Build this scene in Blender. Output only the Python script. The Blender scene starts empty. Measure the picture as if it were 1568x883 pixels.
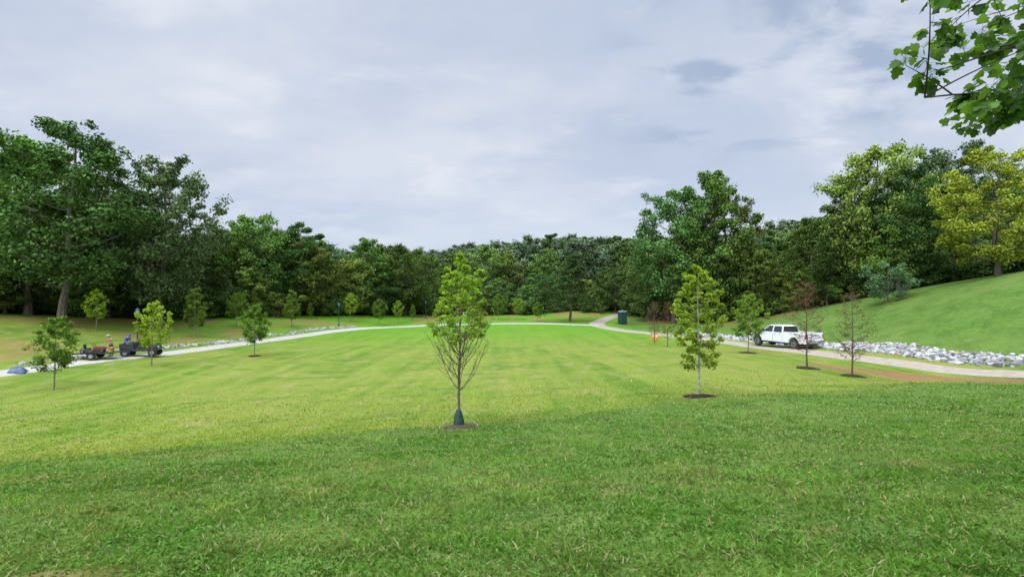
import bpy, bmesh, math, random
import numpy as np
from mathutils import Vector, Matrix
scene=bpy.context.scene
scene.view_settings.view_transform='Standard'
scene.view_settings.look='None'
scene.view_settings.exposure=0
RS=np.random.RandomState

# ------------------------------------------------------------ helpers
def link(o):
    scene.collection.objects.link(o); return o
def empty(name,loc=(0,0,0),rz=0):
    e=bpy.data.objects.new(name,None); e.empty_display_size=.3
    e.location=loc; e.rotation_euler=(0,0,rz); return link(e)
def vn(x,y,s=1.0,seed=0):
    x=np.asarray(x,float)/s; y=np.asarray(y,float)/s
    xi=np.floor(x); yi=np.floor(y); fx=x-xi; fy=y-yi
    fx=fx*fx*(3-2*fx); fy=fy*fy*(3-2*fy)
    def h(a,b):
        v=np.sin(a*127.1+b*311.7+seed*74.7)*43758.5453
        return v-np.floor(v)
    return (h(xi,yi)*(1-fx)+h(xi+1,yi)*fx)*(1-fy)+(h(xi,yi+1)*(1-fx)+h(xi+1,yi+1)*fx)*fy
def fbm(x,y,s,seed=0,o=3):
    r=0;a=.5;t=0
    for i in range(o):
        r=r+a*vn(x,y,s/2**i,seed+i*13); t+=a; a*=.5
    return r/t
def sstep(a,b,x):
    t=np.clip((x-a)/(b-a),0,1); return t*t*(3-2*t)

class MB:
    def __init__(s): s.v=[];s.c=[];s.f=[];s.n=0
    def add(s,verts,faces,mat,col=(1,1,1)):
        verts=np.asarray(verts,float).reshape(-1,3); faces=np.asarray(faces,int)
        col=np.asarray(col,float)
        if col.ndim==1: col=np.tile(col,(len(verts),1))
        s.v.append(verts); s.c.append(col); s.f.append((faces+s.n,mat)); s.n+=len(verts)
    def mesh(s,name,mats,smooth=False):
        me=bpy.data.meshes.new(name)
        V=np.concatenate(s.v); C=np.concatenate(s.c)
        me.vertices.add(len(V)); me.vertices.foreach_set('co',V.ravel())
        loops=np.concatenate([f.ravel() for f,m in s.f])
        tot=np.concatenate([np.full(len(f),f.shape[1]) for f,m in s.f])
        mi=np.concatenate([np.full(len(f),m) for f,m in s.f])
        st=np.concatenate([[0],np.cumsum(tot)[:-1]])
        me.loops.add(len(loops)); me.loops.foreach_set('vertex_index',loops.astype(np.int32))
        me.polygons.add(len(tot)); me.polygons.foreach_set('loop_start',st.astype(np.int32))
        try: me.polygons.foreach_set('loop_total',tot.astype(np.int32))
        except Exception: pass
        me.polygons.foreach_set('material_index',mi.astype(np.int32))
        me.polygons.foreach_set('use_smooth',np.full(len(tot),smooth))
        a=me.color_attributes.new('Col','FLOAT_COLOR','POINT')
        a.data.foreach_set('color',np.concatenate([C,np.ones((len(C),1))],1).ravel())
        for m in mats: me.materials.append(m)
        me.update(calc_edges=True); me.validate()
        return me

def tube(mb,pts,rad,sides,mat,col=(1,1,1)):
    pts=np.asarray(pts,float); rad=np.asarray(rad,float); n=len(pts)
    t=np.gradient(pts,axis=0); t/=np.linalg.norm(t,axis=1)[:,None]+1e-9
    ref=np.array([1.,0,0]) if abs(t[0][0])<.8 else np.array([0,1.,0])
    u=np.cross(t,ref); u/=np.linalg.norm(u,axis=1)[:,None]+1e-9
    w=np.cross(t,u)
    a=np.linspace(0,2*math.pi,sides,endpoint=False)
    V=pts[:,None,:]+rad[:,None,None]*(np.cos(a)[None,:,None]*u[:,None,:]+np.sin(a)[None,:,None]*w[:,None,:])
    i=np.arange(n-1)[:,None]*sides; j=np.arange(sides)[None,:]; k=(j+1)%sides
    F=np.stack([i+j,i+k,i+k+sides,i+j+sides],-1).reshape(-1,4)
    mb.add(V,F,mat,col)

def leaves(mb,cen,nor,size,mat,col,rng,asp=.6):
    n=len(cen)
    nor=nor/(np.linalg.norm(nor,axis=1)[:,None]+1e-9)
    r=rng.normal(size=(n,3)); u=np.cross(nor,r); u/=np.linalg.norm(u,axis=1)[:,None]+1e-9
    w=np.cross(nor,u); s=size[:,None]
    b=cen-u*s*.5; t=cen+u*s*.5; l=cen+w*s*asp*.5+nor*s*.12-u*s*.05; q=cen-w*s*asp*.5+nor*s*.12-u*s*.05
    V=np.stack([b,l,t,q],1).reshape(-1,3)
    F=np.arange(4*n).reshape(-1,4)
    mb.add(V,F,mat,np.repeat(col,4,axis=0))

# ------------------------------------------------------------ materials
def newmat(name):
    m=bpy.data.materials.new(name); m.use_nodes=True; nt=m.node_tree; nt.nodes.clear()
    out=nt.nodes.new('ShaderNodeOutputMaterial'); return m,nt,out
def simple(name,col,rough=.6,metal=0,noise=0,scale=20,spec=.5):
    m,nt,out=newmat(name); p=nt.nodes.new('ShaderNodeBsdfPrincipled')
    p.inputs['Roughness'].default_value=rough; p.inputs['Metallic'].default_value=metal
    p.inputs['Specular IOR Level'].default_value=spec
    nt.links.new(p.outputs[0],out.inputs[0])
    tc=nt.nodes.new('ShaderNodeTexCoord'); nz=nt.nodes.new('ShaderNodeTexNoise'); nz.inputs['Scale'].default_value=scale
    nz.inputs['Detail'].default_value=5
    nt.links.new(tc.outputs['Object'],nz.inputs['Vector'])
    mr=nt.nodes.new('ShaderNodeMapRange'); mr.inputs[1].default_value=.3; mr.inputs[2].default_value=.7
    mr.inputs[3].default_value=1-noise; mr.inputs[4].default_value=1+noise
    nt.links.new(nz.outputs[0],mr.inputs[0])
    mx=nt.nodes.new('ShaderNodeVectorMath'); mx.operation='SCALE'; mx.inputs[0].default_value=col
    nt.links.new(mr.outputs[0],mx.inputs['Scale']); nt.links.new(mx.outputs[0],p.inputs['Base Color'])
    return m
def leafmat(name,trans=.3,objvar=.0,rough=.55,spec=.25,diffuse=False):
    m,nt,out=newmat(name); L=nt.links
    a=nt.nodes.new('ShaderNodeAttribute'); a.attribute_name='Col'
    col=a.outputs['Color']
    if objvar>0:
        oi=nt.nodes.new('ShaderNodeObjectInfo')
        hs=nt.nodes.new('ShaderNodeHueSaturation')
        m1=nt.nodes.new('ShaderNodeMapRange'); m1.inputs[3].default_value=.5-.035*objvar; m1.inputs[4].default_value=.5+.025*objvar
        L.new(oi.outputs['Random'],m1.inputs[0]); L.new(m1.outputs[0],hs.inputs['Hue'])
        mm=nt.nodes.new('ShaderNodeMath'); mm.operation='MULTIPLY'; mm.inputs[1].default_value=7.31
        fr=nt.nodes.new('ShaderNodeMath'); fr.operation='FRACT'
        L.new(oi.outputs['Random'],mm.inputs[0]); L.new(mm.outputs[0],fr.inputs[0])
        m2=nt.nodes.new('ShaderNodeMapRange'); m2.inputs[3].default_value=1-.4*objvar; m2.inputs[4].default_value=1+.6*objvar
        L.new(fr.outputs[0],m2.inputs[0]); L.new(m2.outputs[0],hs.inputs['Value'])
        L.new(col,hs.inputs['Color']); col=hs.outputs[0]
    if diffuse:
        p=nt.nodes.new('ShaderNodeBsdfDiffuse'); L.new(col,p.inputs[0])
        if trans<=0: L.new(p.outputs[0],out.inputs[0]); return m
    else:
        p=nt.nodes.new('ShaderNodeBsdfPrincipled'); p.inputs['Roughness'].default_value=rough; p.inputs['Specular IOR Level'].default_value=spec
        L.new(col,p.inputs['Base Color'])
    t=nt.nodes.new('ShaderNodeBsdfTranslucent')
    vm=nt.nodes.new('ShaderNodeVectorMath'); vm.operation='MULTIPLY'; vm.inputs[1].default_value=(1.5,1.35,.7)
    L.new(col,vm.inputs[0]); L.new(vm.outputs[0],t.inputs[0])
    x=nt.nodes.new('ShaderNodeMixShader'); x.inputs[0].default_value=trans
    L.new(p.outputs[0],x.inputs[1]); L.new(t.outputs[0],x.inputs[2]); L.new(x.outputs[0],out.inputs[0])
    return m
def attrmat(name,rough=.8,scale=8,noise=.3,bump=.3):
    m,nt,out=newmat(name); L=nt.links
    a=nt.nodes.new('ShaderNodeAttribute'); a.attribute_name='Col'
    tc=nt.nodes.new('ShaderNodeTexCoord'); nz=nt.nodes.new('ShaderNodeTexNoise'); nz.inputs['Scale'].default_value=scale; nz.inputs['Detail'].default_value=6
    L.new(tc.outputs['Object'],nz.inputs['Vector'])
    mr=nt.nodes.new('ShaderNodeMapRange'); mr.inputs[1].default_value=.3; mr.inputs[2].default_value=.7
    mr.inputs[3].default_value=1-noise; mr.inputs[4].default_value=1+noise
    L.new(nz.outputs[0],mr.inputs[0])
    vm=nt.nodes.new('ShaderNodeVectorMath'); vm.operation='SCALE'; L.new(a.outputs['Color'],vm.inputs[0]); L.new(mr.outputs[0],vm.inputs['Scale'])
    p=nt.nodes.new('ShaderNodeBsdfPrincipled'); p.inputs['Roughness'].default_value=rough; p.inputs['Specular IOR Level'].default_value=.2
    L.new(vm.outputs[0],p.inputs['Base Color'])
    b=nt.nodes.new('ShaderNodeBump'); b.inputs['Strength'].default_value=bump; b.inputs['Distance'].default_value=.05
    L.new(nz.outputs[0],b.inputs['Height']); L.new(b.outputs[0],p.inputs['Normal'])
    L.new(p.outputs[0],out.inputs[0]); return m
M_bark=attrmat('bark',.9,6,.35,.5)
M_leaf=leafmat('foliage',0,.9,diffuse=True)
M_leafY=leafmat('yellow_foliage',0,0,diffuse=True)
M_leaf1=leafmat('young_foliage',.45,.3,diffuse=True)
M_grass=leafmat('grass_blades',.35,0,diffuse=True)
M_rock=attrmat('riprap_stone',.85,5,.2,.4)
M_chips=attrmat('mulch_chips',.9,15,.3,.4)

# ------------------------------------------------------------ terrain
CP=np.array([
(0,0,3.4),(-10,0,3.0),(10,0,3.75),(20,0,4.0),(-25,0,1.6),(35,0,4.5),(0,5,2.82),(-6,5,2.62),(6,5,3.05),
(-1.45,14,1.34),(-12,13,.78),(8,12,1.95),(14,16,1.6),(25,15,2.0),(6.9,19,1.24),(0,22,.55),(-10,22,.1),(-26.8,30,-.6),(-20,20,-.1),
(17.5,28,.72),(17.3,31,.68),(0,35,.05),(-20,43,-.2),(-26,37,-.15),(18.4,40,.45),(14.4,48,.05),(0,55,-.1),(0,75,0),(-15,75,0),(10,75,0),
(-33,33,-.3),(-29.8,43,-.1),(-25.7,60,0),(-18.4,78,0),(-7,85,0),(6,87,0),
(-45,45,2.0),(-40,58,1.3),(-31,73,1.1),(-20,92,.9),(0,98,.3),(-60,60,4),(-60,90,5),(-30,110,3),(0,130,1.5),(-48,33,1.4),(-70,30,4),
(15.4,69,0),(21.4,53,.2),(23.5,40,.3),(28.7,28.7,.5),(38,15,1.2),
(32,32,1.1),(37,37,3.9),(42,42,6.2),(46,46,7.05),(55,55,7.4),(46.5,50,6.6),(42.2,52,5.3),(39.2,62,3.4),(36,75,1.0),(28,49,.45),(33,52,1.4),(45,28,5),(60,30,8),
(50,90,4),(60,80,7),(80,60,10),(80,100,11),(20,100,.6),(22,120,3),
(0,180,8),(-60,180,9),(60,180,12),(0,240,17),(45,250,19),(-45,250,12),(-120,180,10),(130,180,18),
(-300,300,18),(300,300,26),(0,500,24),(-300,0,8),(300,0,15),(-600,900,30),(600,900,30),(0,900,30),(-600,-100,5),(600,-100,10),(0,-100,8),(0,-20,4.6)],float)
def tps_k(r2): return .5*r2*np.log(r2+1e-9)
_n=len(CP); _S=100.
_X=CP[:,:2]/_S
_d=((_X[:,None]-_X[None])**2).sum(-1)
_A=np.zeros((_n+3,_n+3)); _A[:_n,:_n]=tps_k(_d)+np.eye(_n)*1e-6
_A[:_n,_n]=1; _A[:_n,_n+1:]=_X; _A[_n,:_n]=1; _A[_n+1:,:_n]=_X.T
_w=np.linalg.solve(_A,np.concatenate([CP[:,2],[0,0,0]]))
XE=[-40,-25,-13,-7,-3,1.6,6,13,20,30]; YE=[10,11.5,13.3,13.8,15.3,16.1,17.2,20,24,30]
def HT(x,y):
    x=np.atleast_1d(np.asarray(x,float)); y=np.atleast_1d(np.asarray(y,float)); sh=x.shape
    px=x.ravel()/_S; py=y.ravel()/_S; r=np.full(px.shape,_w[_n])+_w[_n+1]*px+_w[_n+2]*py
    for i in range(_n):
        r+=_w[i]*tps_k((px-_X[i,0])**2+(py-_X[i,1])**2)
    r+= (fbm(x.ravel(),y.ravel(),5.,3,2)-.5)*.12
    t=y.ravel()-np.interp(x.ravel(),XE,YE); k=(np.abs(x.ravel())<30)
    r+= .06*np.exp(-((t+1.8)/2.4)**2)*k - .06*np.exp(-((t-2.5)/2.4)**2)*k
    return r.reshape(sh)
def H1(x,y): return float(HT([x],[y])[0])
def fieldmask(x,y):
    ye=np.interp(x,XE,YE)
    return sstep(-1.3,1.7,y-ye+(fbm(x,y,2.6,9)-.5)*3.2+(fbm(x,y,.5,19,2)-.5)*1.8)

def catmull(P,step=.6):
    P=np.array(P,float); P=np.vstack([2*P[0]-P[1],P,2*P[-1]-P[-2]]); out=[]
    for i in range(1,len(P)-2):
        L=np.linalg.norm(P[i+1]-P[i]); n=max(2,int(L/step))
        for t in np.linspace(0,1,n,endpoint=False):
            a,b,c,d=P[i-1],P[i],P[i+1],P[i+2]
            out.append(.5*((2*b)+(c-a)*t+(2*a-5*b+4*c-d)*t*t+(-a+3*b-3*c+d)*t**3))
    out.append(P[-2]); return np.array(out)
PR=catmull([(58,-6),(47,6),(38,15.5),(28.7,28.2),(25.2,36),(23.6,44),(21.4,53),(18.8,62),(15.8,70),(14.2,79),(15,90),(20,101),(30,110)])
PL=catmull([(-52,8),(-42,20),(-36,29),(-31.6,39),(-29,47),(-25.7,60),(-22.5,70),(-17,79),(-7,85.5),(6,87),(14.3,83.5)])
def sdist(x,y,P):
    x=np.asarray(x,float);y=np.asarray(y,float)
    best=np.full(x.shape,1e9); side=np.zeros(x.shape)
    T=np.gradient(P,axis=0)
    for i in range(0,len(P),1):
        dx=x-P[i,0];dy=y-P[i,1];d=dx*dx+dy*dy
        m=d<best; best=np.where(m,d,best); side=np.where(m,T[i,0]*dy-T[i,1]*dx,side)
    return np.sqrt(best),side
EDGE=np.array([(-110,20),(-78,34),(-58,47),(-50,55),(-43,64),(-36,76),(-27,89),(-15,101),(0,108),(12,113),(22,106),(28,92),(34,84),(39,80),(44,74),(49,66),(56,60),(70,56),(110,45)],float)
POLY=np.vstack([EDGE,[(110,-200),(-110,-200)]])
def inside(x,y,P=POLY):
    x=np.asarray(x,float);y=np.asarray(y,float); r=np.zeros(x.shape,bool)
    n=len(P)
    for i in range(n):
        x1,y1=P[i];x2,y2=P[(i+1)%n]
        if y1==y2: continue
        c=((y1>y)!=(y2>y))&(x<(x2-x1)*(y-y1)/(y2-y1)+x1); r^=c
    return r

def warp(a,N,lo,hi,c):
    u=np.linspace(math.asinh((lo-c)/a),math.asinh((hi-c)/a),N); return c+a*np.sinh(u)
xs=warp(16,560,-900,900,0); ys=warp(18,560,-120,1100,12)
GX,GY=np.meshgrid(xs,ys)
GZ=HT(GX,GY)
edgeN=fbm(GX,GY,4,5)*5-2.5
ins=inside(GX+edgeN*.7,GY+edgeN)
dL,sL=sdist(GX,GY,PL[::2]); dR,sR=sdist(GX,GY,PR[::2])
field=fieldmask(GX,GY)
field*= 1-sstep(0,2,np.where(sR<0,dR,-1)-2)
beyondL=np.where(sL>0,dL,0)
bank=sstep(3,5,beyondL)*ins
soil=bank*sstep(.53,.66,fbm(GX,GY,5,21))
BARE=[(21.9,28.4,5.0,2.6,-.9,1),(25.2,26.8,2.8,1.7,-.75,1),(19.2,25.5,1.0,.5,0,.9),(17.2,24.4,.6,.35,0,.8),(-7.6,12.0,1.3,.30,.1,.6),(-8.6,9.3,.9,.3,0,.5),(-.75,3.5,.32,.13,0,.75),(-3.4,3.8,.5,.2,.2,.7),(5.4,7.2,.3,.15,0,.6),(2.6,4.4,.22,.10,.3,.5),(26.5,32,2,.9,-1,.8)]
_r=RS(15)
for i in range(26):
    yy_=3*(16/3)**_r.rand(); BARE.append((_r.uniform(-1,1)*yy_*1.0,yy_,_r.uniform(.1,.4),_r.uniform(.05,.14),_r.uniform(-.4,.4),_r.uniform(.2,.5)))
def bare(x,y):
    sh=np.shape(x); x=np.ravel(x); y=np.ravel(y); r=np.zeros(len(x))
    for cx,cy,rx,ry,ang,a in BARE:
        R_=max(rx,ry)*1.8; i=np.where((np.abs(x-cx)<R_)&(np.abs(y-cy)<R_))[0]
        if len(i)==0: continue
        X=x[i];Y=y[i]
        c,sn=math.cos(ang),math.sin(ang); u=((X-cx)*c+(Y-cy)*sn)/rx; v=(-(X-cx)*sn+(Y-cy)*c)/ry
        k=1-sstep(.5,1.2,np.sqrt(u*u+v*v)+(fbm(X,Y,min(1.2,ry*1.4),31)-.5)*1.1); r[i]=np.maximum(r[i],k*a)
    return r.reshape(sh)
clay=bare(GX,GY)
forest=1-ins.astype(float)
mb=MB(); ny,nx=GX.shape
idx=np.arange(nx*ny).reshape(ny,nx)
F=np.stack([idx[:-1,:-1],idx[:-1,1:],idx[1:,1:],idx[1:,:-1]],-1).reshape(-1,4)
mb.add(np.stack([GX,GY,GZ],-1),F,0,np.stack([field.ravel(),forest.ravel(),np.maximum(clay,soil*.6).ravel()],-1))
def ground_mat():
    m,nt,out=newmat('grass_ground'); L=nt.links; N=nt.nodes
    a=N.new('ShaderNodeAttribute'); a.attribute_name='Col'
    sp=N.new('ShaderNodeSeparateColor'); L.new(a.outputs['Color'],sp.inputs[0])
    g=N.new('ShaderNodeNewGeometry')
    def noise(scale,det=5,stretch=None,rough=.6):
        n=N.new('ShaderNodeTexNoise'); n.inputs['Scale'].default_value=scale; n.inputs['Detail'].default_value=det; n.inputs['Roughness'].default_value=rough
        if stretch:
            mp=N.new('ShaderNodeMapping'); mp.inputs['Scale'].default_value=stretch[0]; mp.inputs['Rotation'].default_value=(0,0,stretch[1])
            L.new(g.outputs['Position'],mp.inputs[0]); L.new(mp.outputs[0],n.inputs['Vector'])
        else: L.new(g.outputs['Position'],n.inputs['Vector'])
        return n.outputs[0]
    def mr(x,a0,a1,b0,b1):
        n=N.new('ShaderNodeMapRange'); 
        for i,v in enumerate((a0,a1,b0,b1)): n.inputs[i+1].default_value=v
        L.new(x,n.inputs[0]); return n.outputs[0]
    def mix(f,c1,c2,mode='MIX'):
        n=N.new('ShaderNodeMix'); n.data_type='RGBA'; n.blend_type=mode
        if isinstance(f,(int,float)): n.inputs[0].default_value=f
        else: L.new(f,n.inputs[0])
        for k,c in ((6,c1),(7,c2)):
            if isinstance(c,tuple): n.inputs[k].default_value=(*c,1)
            else: L.new(c,n.inputs[k])
        return n.outputs[2]
    fine=noise(28,6); med=noise(3.0,6); big=noise(.22,4); stripe=noise(.9,3,((1,.05,1),.12)); stripe2=noise(.7,3,((.06,1,1),.25))
    hillc=mix(mr(med,.35,.65,0,1),(.07,.145,.022),(.12,.21,.036))
    hillc=mix(mr(big,.4,.65,0,.7),hillc,(.145,.21,.045))
    hillc=mix(mr(noise(.6,6),.48,.66,0,.6),hillc,(.055,.115,.018))
    fieldc=mix(mr(stripe,.38,.62,0,1),(.095,.185,.018),(.195,.265,.034))
    fieldc=mix(mr(stripe2,.45,.65,0,.55),fieldc,(.19,.245,.045))
    fieldc=mix(mr(noise(.12,5),.42,.60,0,.75),fieldc,(.23,.26,.048))
    fieldc=mix(mr(noise(1.1,6,((1,.5,1),.4)),.52,.68,0,.75),fieldc,(.29,.265,.09))
    fieldc=mix(mr(noise(.7,6,((.5,1,1),.0)),.54,.68,0,.6),fieldc,(.07,.15,.016))
    sx=N.new('ShaderNodeSeparateXYZ'); L.new(g.outputs['Position'],sx.inputs[0])
    fieldc=mix(mr(sx.outputs[1],45,72,0,.75),fieldc,(.10,.27,.014))
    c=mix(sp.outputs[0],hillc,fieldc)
    fv=mr(fine,.3,.7,.55,1.45)
    vm=N.new('ShaderNodeVectorMath'); vm.operation='SCALE'; L.new(c,vm.inputs[0]); L.new(fv,vm.inputs['Scale'])
    c=vm.outputs[0]
    soilc=mix(mr(med,.3,.7,0,1),(.24,.10,.05),(.34,.18,.10))
    mk=N.new('ShaderNodeMath'); mk.operation='MULTIPLY'; L.new(sp.outputs[2],mk.inputs[0]); L.new(mr(noise(5,6),.35,.55,.6,1),mk.inputs[1])
    c=mix(mk.outputs[0],c,soilc)
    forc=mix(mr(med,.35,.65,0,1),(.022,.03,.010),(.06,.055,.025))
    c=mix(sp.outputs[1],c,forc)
    p=N.new('ShaderNodeBsdfPrincipled'); p.inputs['Roughness'].default_value=.9; p.inputs['Specular IOR Level'].default_value=.1
    L.new(c,p.inputs['Base Color'])
    b=N.new('ShaderNodeBump'); b.inputs['Strength'].default_value=.6; b.inputs['Distance'].default_value=.05
    L.new(fine,b.inputs['Height']); L.new(b.outputs[0],p.inputs['Normal'])
    L.new(p.outputs[0],out.inputs[0]); return m
link(bpy.data.objects.new('ground',mb.mesh('ground',[ground_mat()],True)))

# ------------------------------------------------------------ paths
M_conc=simple('path_concrete',(.44,.41,.36),.85,0,.12,2.5)
M_conc2=simple('path_gravel',(.36,.30,.235),.9,0,.18,2.5)
def strip(name,P,w,mat,lift=.045,taper=None):
    T=np.gradient(P,axis=0); T/=np.linalg.norm(T,axis=1)[:,None]; Nn=np.stack([-T[:,1],T[:,0]],1)
    offs=np.linspace(-w/2,w/2,7); V=[]
    for k,o in enumerate(offs):
        oo=o+(.22*(vn(P[:,0]*1.,P[:,1],1.1,k)-.5) if k in(0,6) else 0)
        q=P+Nn*np.reshape(oo,(-1,1)) if np.ndim(oo) else P+Nn*o
        z=HT(q[:,0],q[:,1])+lift-(0.10 if k in(0,6) else 0)
        V.append(np.c_[q,z])
    V=np.stack(V,1); n=len(P); m=MB(); ix=np.arange(n*7).reshape(n,7)
    m.add(V,np.stack([ix[:-1,:-1],ix[:-1,1:],ix[1:,1:],ix[1:,:-1]],-1).reshape(-1,4),0)
    me=m.mesh(name,[mat],True); return link(bpy.data.objects.new(name,me))
strip('gravel_path',PR,3.0,M_conc2,.05)
strip('concrete_path',PL,2.3,M_conc,.06)

# ------------------------------------------------------------ riprap
bm=bmesh.new(); bmesh.ops.create_icosphere(bm,subdivisions=2,radius=1)
IV2=np.array([x.co[:] for x in bm.verts]); IF2=np.array([[a.index for a in p.verts] for p in bm.faces]); bm.free()
def riprap(name,P,lo,hi,i0,i1,n,smin,smax,seed,side):
    rng=RS(seed); m=MB(); T=np.gradient(P,axis=0); T/=np.linalg.norm(T,axis=1)[:,None]; Nn=np.stack([-T[:,1],T[:,0]],1)*side
    k=rng.uniform(i0,i1,n); ki=k.astype(int); o=lo+(hi-lo)*rng.beta(1.3,1.3,n)+ (vn(k,k*0,6,seed)-.5)*1.2
    q=P[ki]+Nn[ki]*o[:,None]+rng.normal(size=(n,2))*.15
    z=HT(q[:,0],q[:,1])
    for i in range(n):
        s=rng.uniform(smin,smax)*(1.35 if rng.rand()<.10 else 1)
        v=IV2*(1+rng.uniform(-.08,.08,(len(IV2),1)))
        for c in range(6):
            d=rng.normal(size=3); d/=np.linalg.norm(d); pr=v@d; lim=rng.uniform(.4,.7); v=v-np.outer(np.maximum(pr-lim,0),d)
        sc=np.array([1,rng.uniform(.6,1),rng.uniform(.45,.8)])*s
        a=rng.uniform(0,6.28); ca,sa=math.cos(a),math.sin(a); v=v*sc; v=np.c_[v[:,0]*ca-v[:,1]*sa,v[:,0]*sa+v[:,1]*ca,v[:,2]]
        r=rng.rand()
        c=np.array((.40,.395,.385))*rng.uniform(.4,1.35) if r<.80 else (np.array((.30,.21,.15))*rng.uniform(.7,1.2) if r<.9 else np.array((.13,.13,.135)))
        m.add(v+[q[i,0],q[i,1],z[i]+s*.12],IF2,0,c)
    me=m.mesh(name,[M_rock]); return link(bpy.data.objects.new(name,me))
def near_idx(P,y): return int(np.argmin(np.abs(P[:,1]-y)))
riprap('riprap_rocks',PR,2.3,4.9,near_idx(PR,12),near_idx(PR,62),3000,.12,.27,1,-1)
riprap('riprap_rocks',PL,1.6,3.0,near_idx(PL,36),near_idx(PL,74),800,.08,.20,2,1)

# ------------------------------------------------------------ trees
def bez(a,b,c,n):
    t=np.linspace(0,1,n)[:,None]; return (1-t)**2*a+2*t*(1-t)*b+t*t*c
def gen_tree(name,seed,H,R,base,tr,prof,nprim,nsec,clr,lper,leaf,pal,bark=(.11,.09,.07),rise=.5,flat=.6,wob=.35,extra_bare=None,lmat=None,asp=.6,top=1.,limb_r=.35,up=.75):
    rng=RS(seed); mb=MB()
    n=14; tz=np.linspace(-.3,H*.93,n); wx=np.cumsum(rng.normal(size=n))*wob*H/60; wy=np.cumsum(rng.normal(size=n))*wob*H/60
    wx-=wx[1];wy-=wy[1]; wx[0]=wy[0]=0
    tp=np.c_[wx,wy,tz]; tt=np.clip(tz/H,0,1); rad=tr*(1-tt)**.8*.92+tr*.06; rad[0]*=1.35; rad[1]*=1.15
    bark=np.array(bark)
    tube(mb,tp,rad,8,0,bark)
    def tpos(h): return np.array([np.interp(h,tz,wx),np.interp(h,tz,wy),h])
    cl=[]
    az=rng.uniform(0,6.28)
    for i in range(nprim):
        t=(i+.5+rng.uniform(-.4,.4))/nprim; h=H*(base+(top*.95-base)*t); az+=2.4+rng.uniform(-.4,.4)
        reach=R*prof(t)*rng.uniform(.7,1.12); d=np.array([math.cos(az),math.sin(az),0])
        p0=tpos(max(h-reach*rise*.6,H*base*.75)); p2=tpos(h)+d*reach+np.array([0,0,reach*rise*.4]); 
        p1=p0+d*reach*.5+np.array([0,0,reach*rise*.1 if rise>0 else reach*.1])
        L=bez(p0,p1,p2,7); r0=max(tr*limb_r*(1-t*.7)*(.5+.5*prof(t)),tr*.05)
        tube(mb,L,np.linspace(r0,r0*.2,7),5,0,bark*rng.uniform(.8,1.2))
        cl.append((p2,t))
        side=np.array([-d[1],d[0],0])
        for k in range(nsec):
            s=rng.uniform(.3,.98); q=L[int(s*6)]; sl=reach*rng.uniform(.25,.5)*(1.15-s*.5)
            e=q+(side*rng.uniform(-1,1)*1.1+d*rng.uniform(.1,.8)+np.array([0,0,rng.uniform(-.15,.75)]))*sl
            tube(mb,bez(q,(q+e)/2+rng.normal(size=3)*sl*.1,e,4),np.linspace(r0*.35,r0*.08,4),3,0,bark)
            cl.append((e,t))
    cl.append((tpos(H*.93),1.)); 
    pal=np.array(pal)
    for e,t in cl:
        nl=int(lper*rng.uniform(.5,1.5)); 
        if nl<1: continue
        rr=clr*rng.uniform(.6,1.3)*(1-.35*t); g=rng.normal(size=(nl,3)); g/=np.linalg.norm(g,axis=1)[:,None]
        g*=(rng.uniform(0,1,(nl,1))**.45); g*=np.array([1,1,flat])
        c=e+g*rr+rng.normal(size=(nl,3))*rr*.12
        nor=g*.6+np.array([0,0,up])+rng.normal(size=(nl,3))*.55
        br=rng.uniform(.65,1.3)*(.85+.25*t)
        a=rng.rand(nl,1); col=(pal[0]*(1-a)+pal[1]*a)*br*rng.uniform(.75,1.25,(nl,1))*(1+.25*g[:,2:3])  # top light painted into leaf colour: paler up each clump and crown
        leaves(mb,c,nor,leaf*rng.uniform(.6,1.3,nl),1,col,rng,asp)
    if extra_bare: extra_bare(mb,rng,tpos,bark,pal)
    return mb.mesh(name,[M_bark,lmat or M_leaf])
round_=lambda t: (max(0,math.sin(math.pi*(.12+.84*t))))**.6
oval=lambda t: (max(0,math.sin(math.pi*(.2+.76*t))))**.8
cone=lambda t: 1.05-.92*t
G1=[(.066,.122,.034),(.118,.190,.052)]; G2=[(.100,.165,.036),(.165,.245,.052)]; G3=[(.062,.112,.046),(.105,.168,.068)]
GHAZE=[(.085,.130,.066),(.125,.175,.090)]  # far-tree palette: distance haze painted in as paler, greyer green
BIG=[gen_tree('tree_a',11,18,6.4,.20,.33,round_,28,7,1.3,85,.36,G1),
     gen_tree('tree_b',12,18,5.2,.18,.28,oval,28,7,1.1,80,.34,G2,rise=.8),
     gen_tree('tree_c',13,18,6.8,.22,.36,round_,28,8,1.25,80,.38,G3,rise=.9),
     gen_tree('tree_d',14,18,5.6,.10,.30,oval,30,7,1.15,80,.34,G1,rise=.4),
     gen_tree('tree_e',15,18,7.2,.13,.30,round_,28,8,1.4,84,.38,G2,rise=.6)]
LOW=[gen_tree('far_a',21,14,5.2,.1,.25,round_,14,5,1.7,50,.62,GHAZE),gen_tree('far_b',22,14,4.8,.1,.25,oval,15,5,1.6,50,.6,G1),gen_tree('far_c',23,14,5.6,.1,.25,round_,14,5,1.8,50,.62,GHAZE)]
SHR=[gen_tree('shrub_a',31,4,2.3,.04,.08,round_,12,5,.75,55,.28,G1,rise=.9),gen_tree('shrub_b',32,4,2.7,.02,.07,round_,12,5,.8,55,.26,G2,rise=.7)]
def put(name,me,x,y,h,h0,rz=None,parent=None,sx=1.,dz=0,z=None):
    o=bpy.data.objects.new(name,me); link(o)
    o.location=(x,y,(H1(x,y) if z is None else z)+dz); s=h/h0; o.scale=(s*sx,s*sx,s)
    o.rotation_euler=(0,0,random.uniform(0,6.28) if rz is None else rz)
    if parent: o.parent=parent
    return o
random.seed(5); rng=RS(77)
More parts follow.
